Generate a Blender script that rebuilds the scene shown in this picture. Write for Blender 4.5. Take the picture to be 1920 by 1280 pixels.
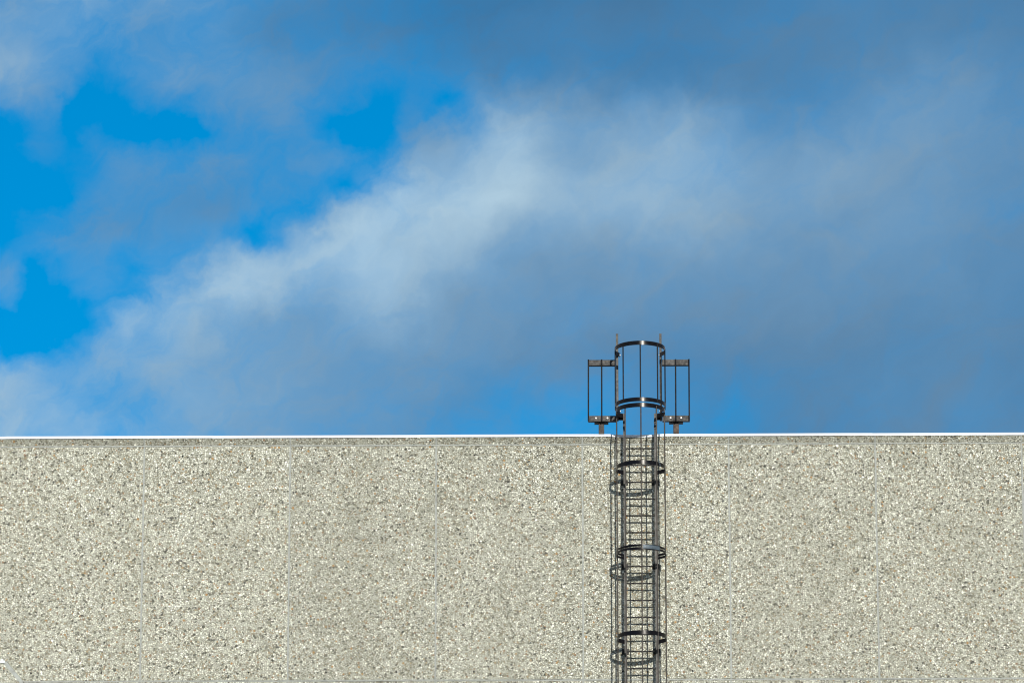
import bpy, bmesh, math, random
import numpy as np
from mathutils import Vector, Matrix, noise
from math import radians, sin, cos, pi

random.seed(7)
S = bpy.context.scene
for o in list(bpy.data.objects):
    bpy.data.objects.remove(o)
COL = S.collection
TOP = 23.8                       # height of the parapet above the yard

# ------------------------------------------------------------------ camera
FOC = 10667.0 / 1920.0 * 36.0    # a 200 mm lens
PITCH, YAW = 16.8, 0.84
cam_d = bpy.data.cameras.new('camera')
cam_d.lens = FOC; cam_d.sensor_width = 36.0
cam_d.clip_start = 0.5; cam_d.clip_end = 6000
cam = bpy.data.objects.new('camera', cam_d)
COL.objects.link(cam)
cam.location = (-0.6883, -78.0416, TOP - 22.1668)
cam.rotation_euler = (radians(90 + PITCH), 0, radians(YAW))
S.camera = cam

# ------------------------------------------------------------------ sun
SUN_EL, SUN_AZ = 19.2, 12.1      # elevation; azimuth to the right of the wall's normal
sd = bpy.data.lights.new('sun', 'SUN')
sd.energy = 4.25; sd.angle = radians(0.5); sd.color = (1.0, 0.94, 0.83)
sun = bpy.data.objects.new('sun', sd); COL.objects.link(sun)
to_sun = Vector((sin(radians(SUN_AZ)) * cos(radians(SUN_EL)), -cos(radians(SUN_AZ)) * cos(radians(SUN_EL)), sin(radians(SUN_EL))))
sun.rotation_euler = to_sun.to_track_quat('Z', 'Y').to_euler()
sun.location = to_sun * 60

S.cycles.filter_width = 1.15
S.view_settings.view_transform = 'Standard'
S.view_settings.look = 'None'
S.view_settings.exposure = 0.0
S.view_settings.gamma = 1.0
S.view_settings.use_curve_mapping = False

# ------------------------------------------------------------------ world: blue sky with a cloud map in azimuth / elevation
SKY_ROWS = """
60a5cd 6ca6d4 5aa0cd 58a0cd 4691c3 428ab9 3c85b9 3a80af 3c7caa 427cac 447aa8 467caa 4880af 4c82b2 4e82b2 5082b2 4e7eae
69a7d4 62a4d4 509acd 549ecd 448fc1 408cbe 3c8abe 3c85b7 4080af 4680af 4680ae 4880b0 4c82b2 5084b4 5286b6 5689b7 5284b4
509ed2 3c96d2 4b9bd0 529bcd 4b96cd 3e92ca 1e8ecd 3a8ec4 488abc 4e8ab9 4e87b6 4c85b6 4e85b7 5085b7 5a8eba 6293bb 588aba
148fd7 0a8fd7 058fd7 148fd4 3c96d0 2d94d0 008ad4 4696cd 7aa5ca 70a0c4 709ec4 709ec2 5891be 5a91be 6c9bc0 6898be 5e8ebc
008fd8 1e92d4 1e94d4 3c94cd 4194cd 3294d0 0a8ed4 6ea0cd 91b4d0 80aaca 82accc 80aacc 709ec2 739ec1 709bbe 6896bc 5e8ebc
0091d8 008fd6 3c94cd 4891c4 4494c8 3c94cd 7daad0 96b9d4 a5c2d6 8cb2cd 87adcd 82a8c8 7aa3c4 76a0c3 709bbe 6896bc 5e8eba
0091da 2d93d0 4693c8 3c93cd 3294d0 82acd2 96b8d4 9bbcd4 87acca 76a0c3 76a0c3 76a0c0 739bbe 6e98bc 6994ba 6492b9 5c8ab6
329bd7 0092da 1e94d4 5aa2d4 8cb0d4 87afd0 96b6d2 82aac8 709bbe 6996bc 6c96bc 6a94b8 6892b8 6691b7 628fb6 608cb6 5a87b4
0096dc 0096dc 6ea5d4 82acd2 73a2c8 73a0c6 82aaca 709bbe 6996ba 6492b8 628fb6 608db4 628cb2 608ab2 5e88b2 5c87b4 5884b2
2898d7 1e96d4 69a5d4 6ea2cd 73a0c6 6e9bc0 6a99bc 6494ba 608fb6 588cb6 558ab6 5688b2 5a86af 5a84af 5a84b2 5a85b2 5884b1
82afd7 64a8d4 5fa2d0 6ea5cd 70a0c6 6c9bc0 5f98c0 5591be 3c8ec8 3490cc 4c8cbc 428abc 4e87b6 5686b4 5886b4 5c88b4 5a84b0
87b4d7 82b2d8 5fa5d4 6ea2cd 699ec6 649bc3 5594c3 378ec8 238fd2 2d8fce 458cc0 3c8abe 4887b9 5086b6 5487b6 5688b8 5886b4
"""
def lin(c):
    c = np.asarray(c, float)
    return np.where(c <= 0.04045, c / 12.92, ((c + 0.055) / 1.055) ** 2.4)
grid = np.array([[[int(h[i:i + 2], 16) / 255 for i in (0, 2, 4)] for h in r.split()] for r in SKY_ROWS.strip().split('\n')])
grid = lin(grid)
BLUE = lin([0.0, 144 / 255, 218 / 255]); DARK = lin([68 / 255, 116 / 255, 157 / 255]); LIGHT = lin([174 / 255, 203 / 255, 222 / 255])
dd, tt = np.meshgrid(np.linspace(0, 1, 51), np.linspace(-0.2, 1.2, 71), indexing='ij')
cand = BLUE * (1 - dd[..., None]) + dd[..., None] * (DARK + (LIGHT - DARK) * tt[..., None])
NR, NC = grid.shape[:2]
DT = np.zeros((NR, NC, 2))
for r in range(NR):
    for c in range(NC):
        e = ((np.sqrt(np.maximum(cand, 0)) - np.sqrt(grid[r, c])) ** 2).sum(-1) + 1e-5 * (tt - 0.5) ** 2
        k = np.unravel_index(e.argmin(), e.shape)
        DT[r, c] = dd[k], tt[k]
# where there is hardly any cloud its tone means little: take it from the cloudier neighbours
T0 = DT[..., 1].copy(); D0 = DT[..., 0]
for r in range(NR):
    for c in range(NC):
        if D0[r, c] < 0.55:
            w = 0; a = 0
            for rr in range(max(0, r - 1), min(NR, r + 2)):
                for cc in range(max(0, c - 1), min(NC, c + 2)):
                    w += D0[rr, cc] ** 2; a += D0[rr, cc] ** 2 * T0[rr, cc]
            k = D0[r, c] / 0.55
            DT[r, c, 1] = k * T0[r, c] + (1 - k) * max(a / max(w, 1e-3), 0.35)
# prefilter the rows, so that the smooth spline passes through them
Bm = np.zeros((NR, NR))
for i in range(NR):
    Bm[i, i] += 4 / 6; Bm[i, max(i - 1, 0)] += 1 / 6; Bm[i, min(i + 1, NR - 1)] += 1 / 6
DTf = np.einsum('ij,jkc->ikc', np.linalg.inv(Bm), DT)
ENC = lambda v: min(max((v + 1) / 3, 0), 1)
# the broken clouds at the left, one digit of cover every 60 x 50 units (0 clear, 9 closed, . as in the coarse map)
FINE = """
.................
.................
7654454..........
76424566665423458
45102345553003168
020100034420169..
021344554443279..
00134554443169...
0114455543579....
034554331589.....
3133234789.......
401224789........
0002679..........
0014679..........
444679...........
875..............
.................
"""
def prefilter(a):
    n = a.shape[0]; B = np.zeros((n, n))
    for i in range(n):
        B[i, i] += 4 / 6; B[i, max(i - 1, 0)] += 1 / 6; B[i, min(i + 1, n - 1)] += 1 / 6
    return np.einsum('ij,j...->i...', np.linalg.inv(B), a)
frows = FINE.strip('\n').split('\n')
FR, FC = len(frows), 17
FD = np.zeros((FR, FC))
for r in range(FR):
    for c in range(FC):
        y_, x_ = r * 50 / 75.0, c * 60 / 120.0
        r0, c0 = min(int(y_), NR - 2), min(int(x_), NC - 2); fy, fx0 = y_ - r0, x_ - c0
        co = ((DT[r0, c0, 0] * (1 - fx0) + DT[r0, c0 + 1, 0] * fx0) * (1 - fy) + (DT[r0 + 1, c0, 0] * (1 - fx0) + DT[r0 + 1, c0 + 1, 0] * fx0) * fy)
        ch = frows[r][c] if c < len(frows[r]) else '.'
        FD[r, c] = co if ch == '.' else (max(co, 0.8) if ch == '9' else max(-0.5, int(ch) - 0.8) / 9.0 * 0.94)
FDf = prefilter(FD)

W = bpy.data.worlds.new('World'); S.world = W
W.use_nodes = True
nt = W.node_tree; N = nt.nodes; L = nt.links
N.clear()
class G:
    """small helper that builds math nodes"""
    def __init__(s, nt): s.nt = nt
    def sock(s, inp, v):
        if hasattr(v, 'links') or isinstance(v, bpy.types.NodeSocket): s.nt.links.new(v, inp)
        else: inp.default_value = v
    def m(s, op, a, b=None, c=None, clamp=False):
        n = s.nt.nodes.new('ShaderNodeMath'); n.operation = op; n.use_clamp = clamp
        for i, v in enumerate((a, b, c)):
            if v is not None: s.sock(n.inputs[i], v)
        return n.outputs[0]
    def vm(s, op, a, b=None, out=0):
        n = s.nt.nodes.new('ShaderNodeVectorMath'); n.operation = op
        s.sock(n.inputs[0], a)
        if b is not None:
            s.sock(n.inputs['Scale'] if op == 'SCALE' else n.inputs[1], b)
        return n.outputs['Value'] if op in ('DOT_PRODUCT', 'LENGTH', 'DISTANCE') else n.outputs[0]
    def mix(s, f, a, b, blend='MIX'):
        n = s.nt.nodes.new('ShaderNodeMix'); n.data_type = 'RGBA'; n.blend_type = blend
        s.sock(n.inputs[0], f); s.sock(n.inputs[6], a); s.sock(n.inputs[7], b)
        return n.outputs[2]
    def noise(s, vec, scale, detail=4, rough=0.5, dim='3D', dist=0.0):
        n = s.nt.nodes.new('ShaderNodeTexNoise'); n.noise_dimensions = dim
        s.sock(n.inputs['Vector'], vec); n.inputs['Scale'].default_value = scale
        n.inputs['Detail'].default_value = detail; n.inputs['Roughness'].default_value = rough
        n.inputs['Distortion'].default_value = dist
        return n.outputs
    def mapr(s, v, a, b, c=0.0, d=1.0, smooth=False):
        n = s.nt.nodes.new('ShaderNodeMapRange')
        if smooth: n.interpolation_type = 'SMOOTHSTEP'
        s.sock(n.inputs[0], v)
        for i, q in enumerate((a, b, c, d)): s.sock(n.inputs[i + 1], q)
        return n.outputs[0]
    def ramp(s, v, stops, interp='LINEAR'):
        n = s.nt.nodes.new('ShaderNodeValToRGB'); n.color_ramp.interpolation = interp
        s.sock(n.inputs[0], v); e = n.color_ramp.elements
        while len(e) < len(stops): e.new(0.5)
        for i, (p, c) in enumerate(stops):
            e[i].position = p; e[i].color = (*c, 1) if len(c) == 3 else c
        return n.outputs[0]
    def comb(s, x, y, z):
        n = s.nt.nodes.new('ShaderNodeCombineXYZ')
        for i, v in enumerate((x, y, z)): s.sock(n.inputs[i], v)
        return n.outputs[0]
    def sep(s, v):
        n = s.nt.nodes.new('ShaderNodeSeparateXYZ'); s.sock(n.inputs[0], v); return n.outputs
g = G(nt)
out = N.new('ShaderNodeOutputWorld'); bg = N.new('ShaderNodeBackground')
L.new(bg.outputs[0], out.inputs[0])
tc = N.new('ShaderNodeTexCoord')
d3 = g.vm('NORMALIZE', tc.outputs['Generated'])
sx, sy, sz = g.sep(d3)
az = g.m('ARCTAN2', sx, sy)                       # 0 = straight over the wall, positive to the right
el = g.m('ARCSINE', sz)
CE = cos(radians(PITCH)); PXA = 10667.0
# cloud map coordinates: x from left to right, y downwards, both in thousandths of the map's spans
px = g.m('ADD', g.m('MULTIPLY', g.m('ADD', az, radians(YAW)), PXA * CE), 960)
py = g.m('ADD', g.m('MULTIPLY', g.m('SUBTRACT', radians(PITCH), el), PXA), 640)
P = g.comb(px, py, 0.0)
w1 = g.noise(P, 1 / 260.0, 5, 0.55, '2D')['Color']
w2 = g.noise(g.vm('ADD', P, (931.0, 377.0, 0)), 1 / 70.0, 4, 0.55, '2D')['Color']
off = g.vm('ADD', g.vm('SCALE', g.vm('SUBTRACT', w1, (0.5, 0.5, 0.5)), 60.0), g.vm('SCALE', g.vm('SUBTRACT', w2, (0.5, 0.5, 0.5)), 60.0))
qx, qy, _ = g.sep(g.vm('ADD', P, off))
fx = g.m('DIVIDE', qx, 120.0 * (NC - 1))
ry = g.m('DIVIDE', qy, 75.0)
acc = None
for r in range(-1, NR + 1):
    rr = min(max(r, 0), NR - 1)
    a = g.m('ABSOLUTE', g.m('SUBTRACT', ry, float(r)))
    w_ = g.m('DIVIDE', g.m('SUBTRACT', g.m('POWER', g.m('MAXIMUM', g.m('SUBTRACT', 2.0, a), 0.0), 3.0),
                           g.m('MULTIPLY', g.m('POWER', g.m('MAXIMUM', g.m('SUBTRACT', 1.0, a), 0.0), 3.0), 4.0)), 6.0)
    col = g.ramp(fx, [(c / (NC - 1), (ENC(DTf[rr, c, 0]), ENC(DTf[rr, c, 1]), 0)) for c in range(NC)], 'CARDINAL')
    t_ = g.vm('SCALE', col, w_)
    acc = t_ if acc is None else g.vm('ADD', acc, t_)
cr, cg, _ = g.sep(acc)
dens = g.m('SUBTRACT', g.m('MULTIPLY', cr, 3.0), 1.0)
off2 = g.vm('ADD', g.vm('SCALE', g.vm('SUBTRACT', w1, (0.5, 0.5, 0.5)), 40.0), g.vm('SCALE', g.vm('SUBTRACT', w2, (0.5, 0.5, 0.5)), 75.0))
gx, gy, _ = g.sep(g.vm('ADD', P, off2))
fxx = g.m('DIVIDE', gx, 60.0 * (FC - 1)); fry = g.m('DIVIDE', gy, 50.0)
acc2 = None
for r in range(-1, FR + 1):
    rr = min(max(r, 0), FR - 1)
    a = g.m('ABSOLUTE', g.m('SUBTRACT', fry, float(r)))
    w_ = g.m('DIVIDE', g.m('SUBTRACT', g.m('POWER', g.m('MAXIMUM', g.m('SUBTRACT', 2.0, a), 0.0), 3.0),
                           g.m('MULTIPLY', g.m('POWER', g.m('MAXIMUM', g.m('SUBTRACT', 1.0, a), 0.0), 3.0), 4.0)), 6.0)
    v_ = ENC(0)
    col = g.ramp(fxx, [(c / (FC - 1), (ENC(FDf[rr, c]),) * 3) for c in range(FC)], 'CARDINAL')
    t_ = g.m('MULTIPLY', col, w_)
    acc2 = t_ if acc2 is None else g.m('ADD', acc2, t_)
fdens = g.m('SUBTRACT', g.m('MULTIPLY', acc2, 3.0), 1.0)
fmask = g.m('MULTIPLY', g.mapr(px, 820, 940, 1, 0, True), g.m('MULTIPLY', g.mapr(py, 60, 130, 0, 1, True), g.mapr(px, -220, -60, 0, 1, True)))
dens = g.m('ADD', dens, g.m('MULTIPLY', fmask, g.m('SUBTRACT', fdens, dens)))
tone = g.m('SUBTRACT', g.m('MULTIPLY', cg, 3.0), 1.0)
# inside the mapped piece of sky the map rules, elsewhere unseen clouds, greyer and brighter to fill the shadows
inside = g.m('MULTIPLY', g.mapr(g.m('ABSOLUTE', g.m('SUBTRACT', px, 960.0)), 960, 1700, 1, 0, True),
             g.m('MULTIPLY', g.mapr(py, -500, -60, 0, 1, True), g.mapr(sy, 0.0, 0.3, 0, 1)))
fn = g.noise(d3, 3.2, 6, 0.55)['Fac']
fd = g.mapr(fn, 0.36, 0.54, 0.05, 0.97, True)
ft = g.mapr(g.noise(g.vm('ADD', d3, (4.0, 1.0, 2.0)), 5.0, 5, 0.5)['Fac'], 0.35, 0.65, 0.1, 0.8)
def lerp(f, a, b): return g.m('ADD', a, g.m('MULTIPLY', f, g.m('SUBTRACT', b, a)))
dens = lerp(inside, fd, dens); tone = lerp(inside, ft, tone)
# torn detail, drawn out along the wind (up to the right)
wa = radians(33)
al = g.m('ADD', g.m('MULTIPLY', px, cos(wa)), g.m('MULTIPLY', py, -sin(wa)))
ac = g.m('ADD', g.m('MULTIPLY', px, sin(wa)), g.m('MULTIPLY', py, cos(wa)))
Q = g.vm('ADD', g.comb(g.m('MULTIPLY', al, 0.62), ac, 0.0), g.vm('SCALE', g.vm('SUBTRACT', w2, (0.5, 0.5, 0.5)), 60.0))
n1 = g.m('SUBTRACT', g.noise(Q, 1 / 95.0, 9, 0.62, '2D', 0.5)['Fac'], 0.5)
n2 = g.m('SUBTRACT', g.noise(g.vm('ADD', Q, (500.0, 90.0, 0)), 1 / 150.0, 9, 0.58, '2D', 0.4)['Fac'], 0.5)
edge = g.m('MULTIPLY', g.m('MULTIPLY', g.m('MAXIMUM', dens, 0.0), g.m('MAXIMUM', g.m('SUBTRACT', 1.0, dens), 0.0)), 3.6)
dens = g.m('ADD', dens, g.m('MULTIPLY', n1, g.m('ADD', edge, 0.05)), clamp=True)
ridge = None
for cx_, cy_, rr_, am_ in ((500, 515, 65, .28), (430, 545, 50, .22), (600, 475, 60, .22), (680, 425, 55, .32), (735, 360, 55, .34), (815, 350, 80, .18),
                           (930, 335, 80, .20), (955, 262, 45, .22), (235, 600, 45, .28), (330, 595, 55, .14), (700, 520, 60, .10), (1290, 385, 80, .12), (40, 500, 40, .2), (20, 60, 120, -.15)):
    ux = g.m('DIVIDE', g.m('SUBTRACT', gx, float(cx_)), float(rr_)); uy = g.m('DIVIDE', g.m('SUBTRACT', gy, float(cy_)), float(rr_))
    d2 = g.m('ADD', g.m('MULTIPLY', ux, ux), g.m('MULTIPLY', uy, uy))
    b_ = g.m('MULTIPLY', g.m('EXPONENT', g.m('MULTIPLY', d2, -1.0)), am_)
    ridge = b_ if ridge is None else g.m('ADD', ridge, b_)
tone = g.m('ADD', tone, g.m('MULTIPLY', ridge, 0.62))
tone = g.m('ADD', tone, g.m('MULTIPLY', n2, g.m('ADD', 0.04, g.m('MULTIPLY', g.m('MAXIMUM', tone, 0.0), 0.42))))
sky = N.new('ShaderNodeTexSky'); sky.sky_type = 'NISHITA'
sky.sun_disc = False; sky.sun_elevation = radians(SUN_EL)
sky.sun_rotation = radians(180 - SUN_AZ)
sky.altitude = 30; sky.air_density = 1.0; sky.dust_density = 0.2; sky.ozone_density = 2.0
WS = 0.12
blue = g.mix(1.0, sky.outputs[0], (0.0, 0.665, 1.02, 1), 'MULTIPLY')
cl = g.mix(inside, g.mix(tone, (0.17 / WS, 0.175 / WS, 0.20 / WS, 1), (0.95 / WS, 0.92 / WS, 0.90 / WS, 1)),
           g.mix(tone, (*(DARK / WS), 1), (*(LIGHT / WS), 1)))
N[-1].clamp_factor = True
L.new(g.mix(dens, blue, cl), bg.inputs['Color'])
bg.inputs['Strength'].default_value = WS

# ------------------------------------------------------------------ materials
def newmat(name):
    m = bpy.data.materials.new(name); m.use_nodes = True
    b = m.node_tree.nodes['Principled BSDF']
    return m, G(m.node_tree), b

def aggregate_material():
    m, g, b = newmat('exposed_aggregate')
    n = m.node_tree.nodes; l = m.node_tree.links
    geo = n.new('ShaderNodeNewGeometry')
    att = n.new('ShaderNodeAttribute'); att.attribute_type = 'OBJECT'; att.attribute_name = 'stone_mix'
    mixv = g.m('ADD', att.outputs['Fac'], 0.0)
    x, y, z = g.sep(geo.outputs['Position'])
    pos = g.comb(x, g.m('ADD', z, g.m('MULTIPLY', y, -0.5)), 0.0)
    wob = g.vm('SCALE', g.vm('SUBTRACT', g.noise(pos, 34.0, 2, 0.5)['Color'], (0.5, 0.5, 0.5)), 0.016)
    pos = g.vm('ADD', pos, wob)
    def vor(scale, feat='F1', rnd=1.0):
        v = n.new('ShaderNodeTexVoronoi'); v.feature = feat; v.voronoi_dimensions = '2D'
        l.new(pos, v.inputs['Vector']); v.inputs['Scale'].default_value = scale
        v.inputs['Randomness'].default_value = rnd
        return v.outputs
    stones = [(0.0, (0.03, 0.03, 0.03)), (0.045, (0.10, 0.10, 0.095)), (0.09, (0.27, 0.265, 0.22)), (0.15, (0.36, 0.31, 0.23)), (0.185, (0.38, 0.27, 0.15)),
              (0.205, (0.46, 0.455, 0.39)), (0.34, (0.60, 0.595, 0.53)), (0.55, (0.70, 0.70, 0.635)), (0.85, (0.77, 0.77, 0.71)), (0.97, (0.88, 0.88, 0.84))]
    def layer(scale):
        a = vor(scale); e = vor(scale, 'DISTANCE_TO_EDGE')
        r = n.new('ShaderNodeSeparateColor'); l.new(a['Color'], r.inputs[0])
        c = g.ramp(r.outputs[0], stones, 'LINEAR')
        # a little grain on each stone
        c = g.mix(g.m('MULTIPLY', r.outputs[1], 0.25), c, (0.46, 0.42, 0.33, 1))
        return c, e['Distance'], r.outputs[2], a['Distance']
    cA, eA, kA, dA = layer(37.0)
    cB, eB, kB, dB = layer(60.0)
    # some coarse cells are single stones, the others break up into fine ones
    coarse = g.m('LESS_THAN', kA, g.m('SUBTRACT', 0.60, g.m('MULTIPLY', mixv, 0.45)))
    col = g.mix(coarse, cB, cA)
    gapA = g.mapr(eA, 0.03, 0.15, 0, 1, True); gapB = g.mapr(eB, 0.03, 0.17, 0, 1, True)
    gap = g.m('MINIMUM', g.mapr(eA, 0.01, 0.08, 0, 1, True), g.m('ADD', g.m('MULTIPLY', coarse, gapA), g.m('MULTIPLY', g.m('SUBTRACT', 1.0, coarse), gapB)))
    # sparse big coloured pebbles: ochre, brown, slate
    big = vor(19.0); rb = n.new('ShaderNodeSeparateColor'); l.new(big['Color'], rb.inputs[0])
    pick = g.m('MULTIPLY', g.m('LESS_THAN', rb.outputs[0], 0.17), g.m('LESS_THAN', big['Distance'], g.m('ADD', 0.16, g.m('MULTIPLY', rb.outputs[2], 0.16))))
    bigc = g.ramp(rb.outputs[1], [(0.0, (0.36, 0.21, 0.085)), (0.15, (0.26, 0.17, 0.11)), (0.42, (0.09, 0.088, 0.085)), (0.7, (0.26, 0.23, 0.18)), (0.9, (0.88, 0.86, 0.78))], 'CONSTANT')
    col = g.mix(pick, col, bigc)
    gap = g.m('MAXIMUM', gap, pick)
    # worn matrix patches where the stones sit low
    low = g.mapr(g.noise(pos, 2.3, 5, 0.6)['Fac'], 0.50, 0.70, 0, 1, True)
    low = g.m('MULTIPLY', low, g.m('ADD', 0.02, g.m('MULTIPLY', mixv, 0.30)))
    matrix = g.mix(g.noise(pos, 9.0, 4, 0.6)['Fac'], (0.10, 0.10, 0.08, 1), (0.18, 0.18, 0.15, 1))
    col = g.mix(low, col, matrix)
    col = g.mix(gap, matrix, col)
    # dust and weather
    st = g.mapr(g.noise(g.comb(g.m('MULTIPLY', x, 1.6), g.m('MULTIPLY', z, 0.35), 0.0), 1.0, 5, 0.6)['Fac'], 0.35, 0.7, 0.0, 0.20, True)
    col = g.mix(st, col, (0.30, 0.29, 0.235, 1))
    tone = g.m('SUBTRACT', 1.16, g.m('MULTIPLY', mixv, 0.06))
    col = g.mix(1.0, col, g.comb(tone, g.m('MULTIPLY', tone, 1.035), g.m('MULTIPLY', tone, 1.01)), 'MULTIPLY')
    l.new(col, b.inputs['Base Color'])
    b.inputs['Roughness'].default_value = 0.75
    b.inputs['Specular IOR Level'].default_value = 0.25
    h = g.m('MULTIPLY', gap, g.m('ADD', 0.6, g.m('MULTIPLY', kB, 0.4)))
    bp = n.new('ShaderNodeBump'); bp.inputs['Strength'].default_value = 0.8; bp.inputs['Distance'].default_value = 0.012
    l.new(h, bp.inputs['Height']); l.new(bp.outputs[0], b.inputs['Normal'])
    return m

def simple(name, base, rough=0.5, metal=0.0, var=0.2, scale=8.0, tint=None, tintamt=(0.55, 0.7), spec=0.5, bump=0.0):
    m, g, b = newmat(name)
    n = m.node_tree.nodes; l = m.node_tree.links
    geo = n.new('ShaderNodeNewGeometry'); pos = geo.outputs['Position']
    f = g.noise(pos, scale, 5, 0.6)['Fac']
    lo = tuple(c * (1 - var) for c in base) + (1,); hi = tuple(min(1, c * (1 + var)) for c in base) + (1,)
    c = g.mix(g.mapr(f, 0.3, 0.7, 0, 1), lo, hi)
    if tint:
        t = g.mapr(g.noise(g.vm('ADD', pos, (3.0, 7.0, 1.0)), scale * 0.6, 6, 0.65)['Fac'], tintamt[0], tintamt[1], 0, 1, True)
        c = g.mix(t, c, (*tint, 1))
    l.new(c, b.inputs['Base Color'])
    l.new(g.mapr(g.noise(pos, scale * 3, 3, 0.5)['Fac'], 0.3, 0.7, rough * 0.8, min(1, rough * 1.25)), b.inputs['Roughness'])
    b.inputs['Metallic'].default_value = metal
    b.inputs['Specular IOR Level'].default_value = spec
    if bump:
        bp = n.new('ShaderNodeBump'); bp.inputs['Strength'].default_value = bump; bp.inputs['Distance'].default_value = 0.004
        l.new(g.noise(pos, scale * 6, 4, 0.6)['Fac'], bp.inputs['Height']); l.new(bp.outputs[0], b.inputs['Normal'])
    return m

M_AGG = aggregate_material()
M_SEAL = simple('joint_sealant', (0.325, 0.350, 0.335), 0.7, var=0.2, scale=14, tint=(0.23, 0.235, 0.22), tintamt=(0.55, 0.75), bump=0.3)
M_CAP = simple('white_coping_metal', (0.70, 0.76, 0.83), 0.45, var=0.05, scale=3)
M_HOOP = simple('black_gloss_steel', (0.004, 0.004, 0.006), 0.23, var=0.3, scale=12, tint=(0.006, 0.006, 0.006), spec=0.17)
M_BAR = simple('weathered_dark_steel', (0.028, 0.024, 0.021), 0.42, var=0.35, scale=7, tint=(0.06, 0.038, 0.027), spec=0.35)
M_BARU = simple('upper_bar_steel', (0.005, 0.005, 0.007), 0.5, var=0.3, scale=7, spec=0.15)  # darker base for the upper cage bars and guard bars
M_STR = simple('worn_steel', (0.042, 0.041, 0.039), 0.5, var=0.4, scale=6, tint=(0.105, 0.098, 0.086), spec=0.4)
M_RAIL = simple('grey_painted_steel', (0.028, 0.028, 0.029), 0.55, var=0.4, scale=9, tint=(0.08, 0.077, 0.073), tintamt=(0.56, 0.68), spec=0.4)
M_RUNG = simple('black_steel', (0.008, 0.008, 0.009), 0.6, var=0.3, scale=12)
M_RUST = simple('rusting_steel', (0.042, 0.036, 0.034), 0.7, var=0.4, scale=10, tint=(0.09, 0.055, 0.037), tintamt=(0.52, 0.68), bump=0.3)
M_BOLT = simple('galvanised_bolt', (0.85, 0.84, 0.80), 0.45, var=0.05)
M_ZINC = simple('galvanised_steel', (0.07, 0.10, 0.13), 0.5, metal=0.2, var=0.3, scale=20)
M_HOLE = simple('hole_shade_black', (0.006, 0.006, 0.006), 0.9)  # shade inside the socket holes, painted as black discs
M_ROOF = simple('roof_felt', (0.10, 0.10, 0.10), 0.9, scale=2, bump=0.3)
M_GND = simple('asphalt', (0.055, 0.055, 0.053), 0.9, scale=0.5, tint=(0.08, 0.078, 0.072), bump=0.4)

# ------------------------------------------------------------------ mesh helpers
class MB:
    def __init__(s): s.bm = bmesh.new()
    def box(s, x0, x1, y0, y1, z0, z1, mi=0):
        vs = [s.bm.verts.new((x, y, z)) for x in (x0, x1) for y in (y0, y1) for z in (z0, z1)]
        for f in ((0, 1, 3, 2), (4, 6, 7, 5), (0, 4, 5, 1), (2, 3, 7, 6), (0, 2, 6, 4), (1, 5, 7, 3)):
            s.bm.faces.new([vs[i] for i in f]).material_index = mi
        return vs
    def rod(s, a, b, r, n=10, mi=0, smooth=True):
        a, b = Vector(a), Vector(b); d = (b - a).normalized()
        u = d.orthogonal().normalized(); v = d.cross(u)
        rings = []
        for p in (a, b):
            rings.append([s.bm.verts.new(p + (u * cos(2 * pi * k / n) + v * sin(2 * pi * k / n)) * r) for k in range(n)])
        for k in range(n):
            f = s.bm.faces.new((rings[0][k], rings[0][(k + 1) % n], rings[1][(k + 1) % n], rings[1][k]))
            f.smooth = smooth; f.material_index = mi
        s.bm.faces.new(rings[0][::-1]).material_index = mi; s.bm.faces.new(rings[1]).material_index = mi
    def ribbon(s, pts, h, th, mi=0):
        """flat band standing upright: pts are (x, y, z) of its centre line; h tall, th thick"""
        pts = [Vector(p) for p in pts]; rows = []
        for i, p in enumerate(pts):
            t = (pts[min(i + 1, len(pts) - 1)] - pts[max(i - 1, 0)]).normalized()
            nrm = Vector((t.y, -t.x, 0)).normalized() * th / 2
            c = 0.0012
            prof = [(nrm, -h / 2 + c), (nrm, h / 2 - c), (nrm * 0.6, h / 2), (-nrm * 0.6, h / 2), (-nrm, h / 2 - c), (-nrm, -h / 2 + c), (-nrm * 0.6, -h / 2), (nrm * 0.6, -h / 2)]
            rows.append([s.bm.verts.new(p + a + Vector((0, 0, z))) for a, z in prof])
        for i in range(len(rows) - 1):
            for k in range(8):
                f = s.bm.faces.new((rows[i][k], rows[i][(k + 1) % 8], rows[i + 1][(k + 1) % 8], rows[i + 1][k]))
                f.smooth = True; f.material_index = mi
        s.bm.faces.new(rows[0][::-1]); s.bm.faces.new(rows[-1])
    def quad(s, pts, mi=0):
        s.bm.faces.new([s.bm.verts.new(p) for p in pts]).material_index = mi
    def build(s, name, mat, parent=None, bevel=0.0, sharp=True, ang=50):
        bmesh.ops.recalc_face_normals(s.bm, faces=s.bm.faces)
        me = bpy.data.meshes.new(name); s.bm.to_mesh(me); s.bm.free()
        for m in (mat if isinstance(mat, (list, tuple)) else [mat]): me.materials.append(m)
        if sharp: me.set_sharp_from_angle(angle=radians(ang))
        o = bpy.data.objects.new(name, me); COL.objects.link(o)
        if bevel:
            bv = o.modifiers.new('bevel', 'BEVEL'); bv.width = bevel; bv.segments = 2; bv.limit_method = 'ANGLE'
        if parent:
            o.parent = parent
            o.matrix_parent_inverse = Matrix.Translation(-parent.location)
        return o
def empty(name, loc, label, cat):
    o = bpy.data.objects.new(name, None); COL.objects.link(o); o.location = loc
    o.empty_display_size = 0.3
    o['label'] = label; o['category'] = cat
    return o
def Z(z): return TOP + z
def dupe(o, dx=0, dy=0, dz=0, parent=None):
    c = o.copy(); COL.objects.link(c); c.parent = parent or o.parent
    c.matrix_parent_inverse = o.matrix_parent_inverse.copy()
    c.location = o.location + Vector((dx, dy, dz))
    return c

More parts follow.
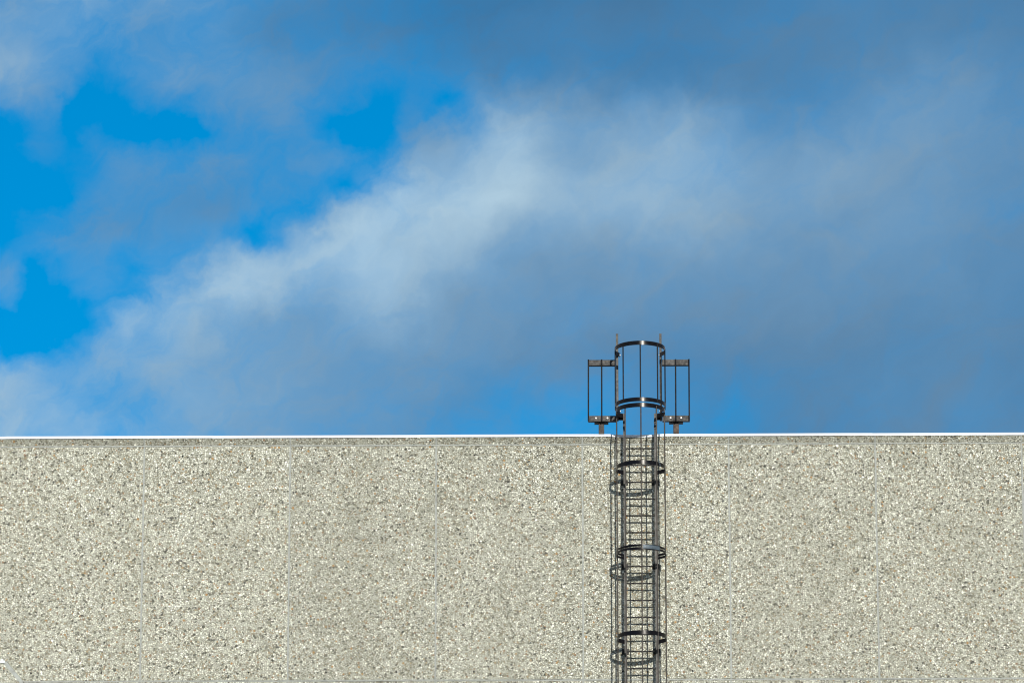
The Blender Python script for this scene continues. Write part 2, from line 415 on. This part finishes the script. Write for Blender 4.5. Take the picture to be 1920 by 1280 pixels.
# ------------------------------------------------------------------ ground
gm = MB()
gm.box(-2500, 2500, -2500, 2500, -0.5, 0.0)
gr = gm.build('ground', M_GND); gr['kind'] = 'structure'

# ------------------------------------------------------------------ building
bld = empty('building', (0, 0, 0), 'large building clad in pebbly exposed aggregate panels with a white metal coping', 'building')
PX0, PW = -0.829, 2.0825
COLS = range(-9, 9)
tone_of = {-4: 0.2, -3: 0.3, -2: 0.75, -1: 0.6, 0: 0.4, 1: 0.6, 2: 0.5, -5: 0.3, 3: 0.4}
ROWS = [(-0.138, -3.568), (-3.583, -7.0), (-7.015, -10.45)]
GAP = 0.011
for ci in COLS:
    x0 = PX0 + PW * ci + GAP; x1 = PX0 + PW * (ci + 1) - GAP
    for ri, (zt, zb) in enumerate(ROWS):
        if ri == 2 and not (-5 <= ci <= 3): continue
        b = MB()
        if ri == 0:
            pass
        b.box(x0, x1, 0.0, 0.12, Z(zb) + GAP / 2, Z(zt) - GAP / 2)
        o = b.build('wall_panel', [M_AGG, M_HOLE], bld, bevel=0.004)
        o['stone_mix'] = tone_of.get(ci, random.uniform(0.2, 0.8)) + random.uniform(-0.05, 0.05)
        # two cast-in lifting sockets near the top and the bottom of the panel
        for zz in (zt - 0.15, zb + 0.115):
            for fx_ in (0.262, 0.738):
                h = MB(); cx = x0 + (x1 - x0) * fx_ + random.uniform(-.01, .01)
                h.rod((cx, -0.0015, Z(zz)), (cx, 0.02, Z(zz)), 0.014, 10)
                h.build('lifting_socket', M_HOLE, o)
XL, XR = PX0 + PW * COLS[0], PX0 + PW * (COLS[-1] + 1)
# plain wall below and behind the panels
b = MB()
b.box(XL, XR, 0.13, 30.0, 0.0, Z(-0.35)); b.build('core_wall', M_AGG, bld)['stone_mix'] = 0.5
b = MB(); b.box(XL, XR, 0.0, 0.118, 0.02, Z(-10.46)); b.build('lower_wall', M_AGG, bld)['stone_mix'] = 0.5
b = MB()
for ci in COLS:
    if not (-5 <= ci <= 3):
        b.box(PX0 + PW * ci, PX0 + PW * (ci + 1), 0.0, 0.117, Z(-10.45), Z(-7.015))
b.build('lower_wall', M_AGG, bld)['stone_mix'] = 0.5
b = MB(); b.box(XL + 0.3, XR - 0.3, 0.4, 29.7, Z(-0.345), Z(-0.3)); b.build('roof', M_ROOF, bld)

# parapet band: leans out slightly towards its top
BT, BB = -0.036, -0.131      # top and bottom heights of the band
BF = 0.042                   # how far its top leans out
for ci in COLS:
    x0 = PX0 + PW * (ci + (0 if ci % 2 else 0)) + 0.006; x1 = x0 + PW - 0.012
    b = MB()
    ys = [(-BF, Z(BT)), (-0.004, Z(BB)), (0.30, Z(BB)), (0.30, Z(BT))]
    n = 24
    rows = []
    for k in range(n + 1):
        x = x0 + (x1 - x0) * k / n
        rows.append([b.bm.verts.new((x, y + (random.uniform(-.0015, .0015) if y < 0 else 0), z + (random.uniform(-.001, .001) if j == 1 else 0))) for j, (y, z) in enumerate(ys)])
    for k in range(n):
        for j in range(4):
            b.bm.faces.new((rows[k][j], rows[k][(j + 1) % 4], rows[k + 1][(j + 1) % 4], rows[k + 1][j]))
    b.bm.faces.new(rows[0][::-1]); b.bm.faces.new(rows[-1])
    o = b.build('parapet_band', M_AGG, bld); o['stone_mix'] = 1.1 + random.uniform(-.2, .2)

# sealant strips, tooled by hand: ragged edges
def strip_v(x, z0, z1, w, y=-0.0022, name='joint_sealant'):
    b = MB(); n = int((z1 - z0) / 0.03)
    vs = []
    for k in range(n + 1):
        z = z0 + (z1 - z0) * k / n
        cx = x + 0.006 * noise.noise(Vector((x, z * 0.9, 0))) 
        a = w / 2 * (1 + 0.45 * noise.noise(Vector((x * 3, z * 9, 1)))) ; c = w / 2 * (1 + 0.45 * noise.noise(Vector((x * 3, z * 9, 5))))
        vs.append([b.bm.verts.new(p) for p in ((cx - a, 0.006, Z(z)), (cx - a * .8, y, Z(z)), (cx + c * .8, y, Z(z)), (cx + c, 0.006, Z(z)))])
    for k in range(n):
        for j in range(3):
            b.bm.faces.new((vs[k][j], vs[k][j + 1], vs[k + 1][j + 1], vs[k + 1][j]))
    return b.build(name, M_SEAL, bld, sharp=False)
def strip_h(z, x0, x1, w, y=-0.0028):
    b = MB(); n = int((x1 - x0) / 0.03); vs = []
    for k in range(n + 1):
        x = x0 + (x1 - x0) * k / n
        cz = z + 0.004 * noise.noise(Vector((x * 0.9, z, 3)))
        a = w / 2 * (1 + 0.5 * noise.noise(Vector((x * 9, z, 1)))); c = w / 2 * (1 + 0.5 * noise.noise(Vector((x * 9, z, 5))))
        vs.append([b.bm.verts.new(p) for p in ((x, 0.006, Z(cz - a)), (x, y, Z(cz - a * .8)), (x, y, Z(cz + c * .8)), (x, 0.006, Z(cz + c)))])
    for k in range(n):
        for j in range(3):
            b.bm.faces.new((vs[k][j], vs[k + 1][j], vs[k + 1][j + 1], vs[k][j + 1]))
    return b.build('joint_sealant', M_SEAL, bld, sharp=False)
for ci in list(COLS)[1:]:
    x = PX0 + PW * ci
    strip_v(x, -3.56, -0.150, 0.029)
    strip_v(x, -6.99, -3.59, 0.033)
strip_h(-0.141, XL, XR, 0.022, -0.007)
strip_h(-3.5755, XL, XR, 0.026)
strip_h(-7.0075, XL, XR, 0.026)
# short slanting seals across the band
for ci in list(COLS)[1:]:
    x = PX0 + PW * ci
    b = MB(); w = 0.012
    b.quad([(x - w, -BF - 0.003, Z(BT)), (x + w, -BF - 0.003, Z(BT)), (x + w, -0.007, Z(BB)), (x - w, -0.007, Z(BB))])
    b.build('band_seal', M_SEAL, bld, sharp=False)

# white coping in lengths, one edge of each tucked under the next
SEAMS = [XL, -9.06, -6.1, -3.16, -0.43, 0.30, 3.3, 6.3, 9.3, 12.3, XR]
for i in range(len(SEAMS) - 1):
    a, c = SEAMS[i], SEAMS[i + 1]
    b = MB(); n = max(6, int((c - a) / 0.08)); rows = []
    lift = 0.0015 * (i % 2)
    for k in range(n + 1):
        x = a + (c - a) * k / n - (0.0 if k else 0.0)
        sag = 0.0
        if abs(x + 0.06) < 0.4 and i == 4:       # trodden down where people climb over it
            sag = -0.013 * cos((x + 0.065) / 0.37 * pi / 2) ** 1.0
        z = Z(sag + lift + 0.0015 * noise.noise(Vector((x * 1.3, 0, 0))))
        f = -BF - 0.010 - lift
        prof = [(f, z - 0.038), (f, z - 0.006), (f + 0.006, z), (0.34, z - 0.012), (0.34, z - 0.05), (0.336, z - 0.05), (0.336, z - 0.016), (f + 0.004, z - 0.007), (f + 0.003, z - 0.038)]
        rows.append([b.bm.verts.new((x, yy, zz)) for yy, zz in prof])
    for k in range(n):
        for j in range(9):
            b.bm.faces.new((rows[k][j], rows[k][(j + 1) % 9], rows[k + 1][(j + 1) % 9], rows[k + 1][j]))
    b.bm.faces.new(rows[0][::-1]); b.bm.faces.new(rows[-1])
    b.build('coping', M_CAP, bld, sharp=True)

# lower wing that abuts the wall at the left: sloping head with a mitred hip and its own white coping
wing_x, hip_x = -8.99, -8.74
zt, zb = -3.300, -3.60
b = MB()
F1, F2 = 0.03, 0.10
tl = [(-14.0, -F1, Z(zt)), (wing_x, -F1, Z(zt)), (hip_x, -F2, Z(zb)), (-14.0, -F2, Z(zb))]
b.quad(tl)
b.quad([(wing_x, -F1, Z(zt)), (wing_x + 0.02, 0.002, Z(zt)), (hip_x + 0.03, 0.002, Z(zb)), (hip_x, -F2, Z(zb))])
b.quad([(-14.0, -F1, Z(zt)), (-14.0, 0.002, Z(zt)), (wing_x + 0.02, 0.002, Z(zt)), (wing_x, -F1, Z(zt))])
b.quad([(-14, -F2, Z(zb)), (hip_x, -F2, Z(zb)), (hip_x, -F2, 0.02), (-14, -F2, 0.02)])
b.quad([(hip_x, -F2, Z(zb)), (hip_x + 0.03, 0.002, Z(zb)), (hip_x + 0.03, 0.002, 0.02), (hip_x, -F2, 0.02)])
b.build('wing_wall', M_AGG, bld)['stone_mix'] = 0.4
b = MB()
dirv = Vector((hip_x - wing_x, -(F2 - F1), zb - zt)).normalized()
pa = Vector((wing_x, -F1 - 0.004, Z(zt))); pb = Vector((hip_x, -F2 - 0.004, Z(zb)))
wv = Vector((0.024, 0, 0.012))
b.quad([pa - wv, pa + wv, pb + wv, pb - wv])
b.quad([pa + wv, pa + wv + Vector((0.012, 0.03, 0)), pb + wv + Vector((0.012, 0.1, 0)), pb + wv])
b.quad([pb - wv, pb + wv, Vector((pb.x + 0.024, pb.y, 0.02)), Vector((pb.x - 0.024, pb.y, 0.02))])
b.build('mitre_seal', M_SEAL, bld, sharp=False)
b = MB(); b.box(-14, wing_x + 0.005, -0.055, 0.001, Z(zt) - 0.012, Z(zt) + 0.022); b.build('wing_coping', M_CAP, bld)
b = MB(); b.quad([(-14, -F2 + 0.024, Z(-3.53)), (hip_x - 0.06, -F2 + 0.012, Z(-3.56)), (hip_x - 0.06, -F2 + 0.006, Z(-3.575)), (-14, -F2 + 0.018, Z(-3.555))])
b.build('joint_sealant', M_SEAL, bld, sharp=False)

# ------------------------------------------------------------------ caged access ladder
lad = empty('access_ladder', (0, -0.165, 2.4), 'dark steel caged ladder fixed to the pebbly wall, its guards rising over the coping', 'ladder')
DR = 0.165
SL, SR = -0.233, 0.207
ZBOT = 2.4 - TOP
def bolt(x, y, z, parent, r=0.012, axis='y', mat=None):
    b = MB()
    if axis == 'y': b.rod((x, y, z), (x, y - 0.011, z), r, 6, smooth=False)
    else: b.rod((x, y, z), (x + (0.012 if axis == 'x' else -0.012), y, z), r, 6, smooth=False)
    return b.build('bolt', mat or M_BOLT, parent)
# stringers
for sx_ in (SL, SR):
    b = MB(); b.box(sx_ - 0.014, sx_ + 0.014, -DR - 0.032, -DR + 0.032, Z(ZBOT), Z(0.262))
    o = b.build('stringer', M_STR, lad, bevel=0.002)
    for zz in (0.055, 0.135):
        s_ = MB(); s_.box(sx_ - 0.018, sx_ + 0.018, -DR - 0.037, -DR - 0.0325, Z(zz) - 0.025, Z(zz) + 0.025)  # small black squares above and below the bolt
        p_ = s_.build('steel_plate', M_RUNG, o)
    bolt(sx_ + 0.001, -DR - 0.033, Z(0.097), o, 0.010)
# rungs
r0 = None
k = 0
while -0.249 - 0.2466 * k > ZBOT + 0.1:
    z = -0.249 - 0.2466 * k
    if r0 is None:
        b = MB(); b.rod((SL + 0.014, -DR, Z(z)), (SR - 0.014, -DR, Z(z)), 0.0115, 10)
        r0 = b.build('rung', M_RUNG, lad)
    else:
        dupe(r0, 0, 0, -0.2466 * k)
    k += 1
# hoops
def hoop_pts(R, front, xe, ye, xc, z, tab=0.0):
    cy = -(front - R)
    pts = []
    pts.append((xc - xe, -(ye - tab), z))
    pts.append((xc - xe, -ye, z))
    # tab, slanting shoulder, then straight back to where the arc starts
    for t in (0.3, 0.65, 0.9): pts.append((xc - xe - (R - xe) * t, -ye - 0.11 * t, z))
    pts.append((xc - R, -ye - 0.15, z)); pts.append((xc - R, (-ye - 0.15 + cy) / 2, z))
    n = 40
    for k in range(n + 1):
        a = pi - pi * k / n
        pts.append((xc + R * cos(a), cy - R * sin(a), z))
    pts.append((xc + R, (-ye - 0.15 + cy) / 2, z)); pts.append((xc + R, -ye - 0.15, z))
    for t in (0.9, 0.65, 0.3): pts.append((xc + xe + (R - xe) * t, -ye - 0.11 * t, z))
    pts.append((xc + xe, -ye, z)); pts.append((xc + xe, -(ye - tab), z))
    return pts
XC = 0.002
def hoop(z, R, h, xe, ye, xc, mat=M_HOOP, bolts=0, front=0.76):
    b = MB(); b.ribbon(hoop_pts(R, front, xe, ye, xc, Z(z), 0.04), h, 0.006)
    o = b.build('cage_hoop', mat, lad, ang=18)
    if bolts:
        for s_ in (-1, 1):
            bolt(xc + s_ * (xe - 0.004), -(ye - 0.02), Z(z), o, 0.011, 'x' if s_ < 0 else '-x')
    return o
RL, RU = 0.347, 0.358
XEL = (SR - SL) / 2 + 0.018
hoop(0.226, RL, 0.062, XEL, 0.19, -0.004)
lower = []
z = -0.612; i = 0
while z > ZBOT + 1.0:
    if i % 2 == 1:
        h1 = hoop(z + 0.022, RL + 0.004, 0.034, XEL, 0.19, -0.004)
        h2 = hoop(z - 0.020, RL + 0.004, 0.034, XEL, 0.19, -0.004, M_HOOP)
        lower.append(z)
    else:
        hoop(z, RL, 0.060, XEL, 0.19, -0.004); lower.append(z)
    z -= 1.232; i += 1
zc = Z(lower[1])
b = MB(); R_ = RL + 0.009; cy_ = -(0.76 - RL)
b.ribbon([(-0.004 + R_ * cos(a_), cy_ - R_ * sin(a_), zc) for a_ in [radians(86 - k_ * 3.0) for k_ in range(15)]], 0.056, 0.003)
b.build('steel_plate', M_ZINC, h1)  # galvanised splice plate on the double hoop
b = MB(); q = [(0.243, -0.665, -0.545), (0.250, -0.672, -0.60), (0.262, -0.668, -0.635), (0.272, -0.655, -0.650), (0.266, -0.648, -0.60), (0.255, -0.66, -0.56)]
for p0, p1 in zip(q, q[1:]): b.rod((p0[0], p0[1], Z(p0[2])), (p1[0], p1[1], Z(p1[2])), 0.003, 6)
b.build('wire_tie', M_ZINC, lad)
# upper hoops on the walk-through posts
PL, PR = -0.328, 0.292
XEU = (PR - PL) / 2 - 0.02
XCU = (PL + PR) / 2
hoop(1.142, RU, 0.060, XEU, 0.165, XCU + 0.013, bolts=1)
hoop(0.309, RU, 0.058, XEU, 0.165, XCU + 0.013, bolts=1)
# cage bars
def rodpart(x, d, z0, z1, mat=M_BAR, r=0.0098, name='cage_bar', dx=0.0):
    b = MB(); b.rod((x + dx, -d, Z(z0)), (x, -d, Z(z1)), r, 10)
    return b.build(name, mat, lad)
for x, d in ((-0.341, 0.40), (-0.222, 0.672), (0.000, 0.745), (0.220, 0.672), (0.338, 0.40)):
    rodpart(x, d, z + 1.232 - 0.03, 0.235 if abs(x) < 0.3 else 0.22)
for x, d in ((-0.357, 0.42), (-0.246, 0.66), (-0.003, 0.742), (0.241, 0.66), (0.350, 0.42)):
    rodpart(x, d, 0.29, 1.15, M_BARU, r=0.0095)
# walk-through posts
for px_ in (PL, PR):
    b = MB(); b.box(px_ - 0.0165, px_ + 0.0165, -0.165, -0.11, Z(0.17), Z(1.457))
    o = b.build('walk_through_post', M_STR, lad, bevel=0.002)
# plates joining the posts to the ladder
for x0, x1 in ((PL - 0.012, SL + 0.010), (SR - 0.012, PR + 0.012)):
    b = MB(); b.box(x0, x1, -0.152 + 0.02, -0.132 + 0.026, Z(0.185), Z(0.275))
    b.box(x0, x1, -0.195, -0.130, Z(0.228), Z(0.236))
    b.build('joining_plate', M_RUNG, lad, bevel=0.002)
# side guards
def guard(xa, xb, xm, xo, xpost, bolts_x):
    for z0, z1, nm in ((0.998, 1.080, 'top_rail'), (0.168, 0.250, 'bottom_rail')):
        b = MB(); b.box(xa, xb, -0.126, -0.118, Z(z0), Z(z1)); b.box(xa, xb, -0.1175, -0.06, Z(z0), Z(z0) + 0.008)
        o = b.build(nm, M_RAIL, lad, bevel=0.0015)
        if nm == 'bottom_rail':
            for bx in bolts_x: bolt(bx, -0.1265, Z(0.213), o, 0.0135)
            # small dark clip beside one bolt
    for x in (xm, xo):
        b = MB(); b.rod((x, -0.137, Z(0.168)), (x + 0.003, -0.137, Z(1.082)), 0.0105, 10)
        b.build('guard_bar', M_BARU, lad)
    b = MB()
    b.box(xpost - 0.04, xpost + 0.04, -0.060, 0.015, Z(0.0005), Z(0.157))
    o = b.build('support_post', M_RUST, lad, bevel=0.004)
    b = MB(); b.box(xpost - 0.10, xpost + 0.10, -0.085, 0.02, Z(0.1575), Z(0.1672))
    b.build('seat_plate', M_RUNG, o, bevel=0.001)
guard(-0.745, -0.347, -0.552, -0.742, -0.557, (-0.634, -0.470))
guard(0.312, 0.702, 0.503, 0.694, 0.507, (0.428, 0.580))
# wall brackets beside the hoops
for zc in lower:
    zc -= 0.095
    for sx_ in (SL, SR):
        b = MB()
        b.box(sx_ - 0.022, sx_ + 0.022, -DR + 0.034, -0.010, Z(zc) - 0.03, Z(zc) + 0.03)
        b.box(sx_ - 0.05, sx_ + 0.05, -0.0095, -0.0015, Z(zc) - 0.04, Z(zc) + 0.04)
        s_ = 1 if sx_ > 0 else -1
        b.box(sx_ + (0.0145 if s_ > 0 else -0.022), sx_ + (0.022 if s_ > 0 else -0.0145), -DR - 0.036, -DR + 0.036, Z(zc) - 0.03, Z(zc) + 0.03)
        b.build('wall_bracket', M_RUNG, lad, bevel=0.002)
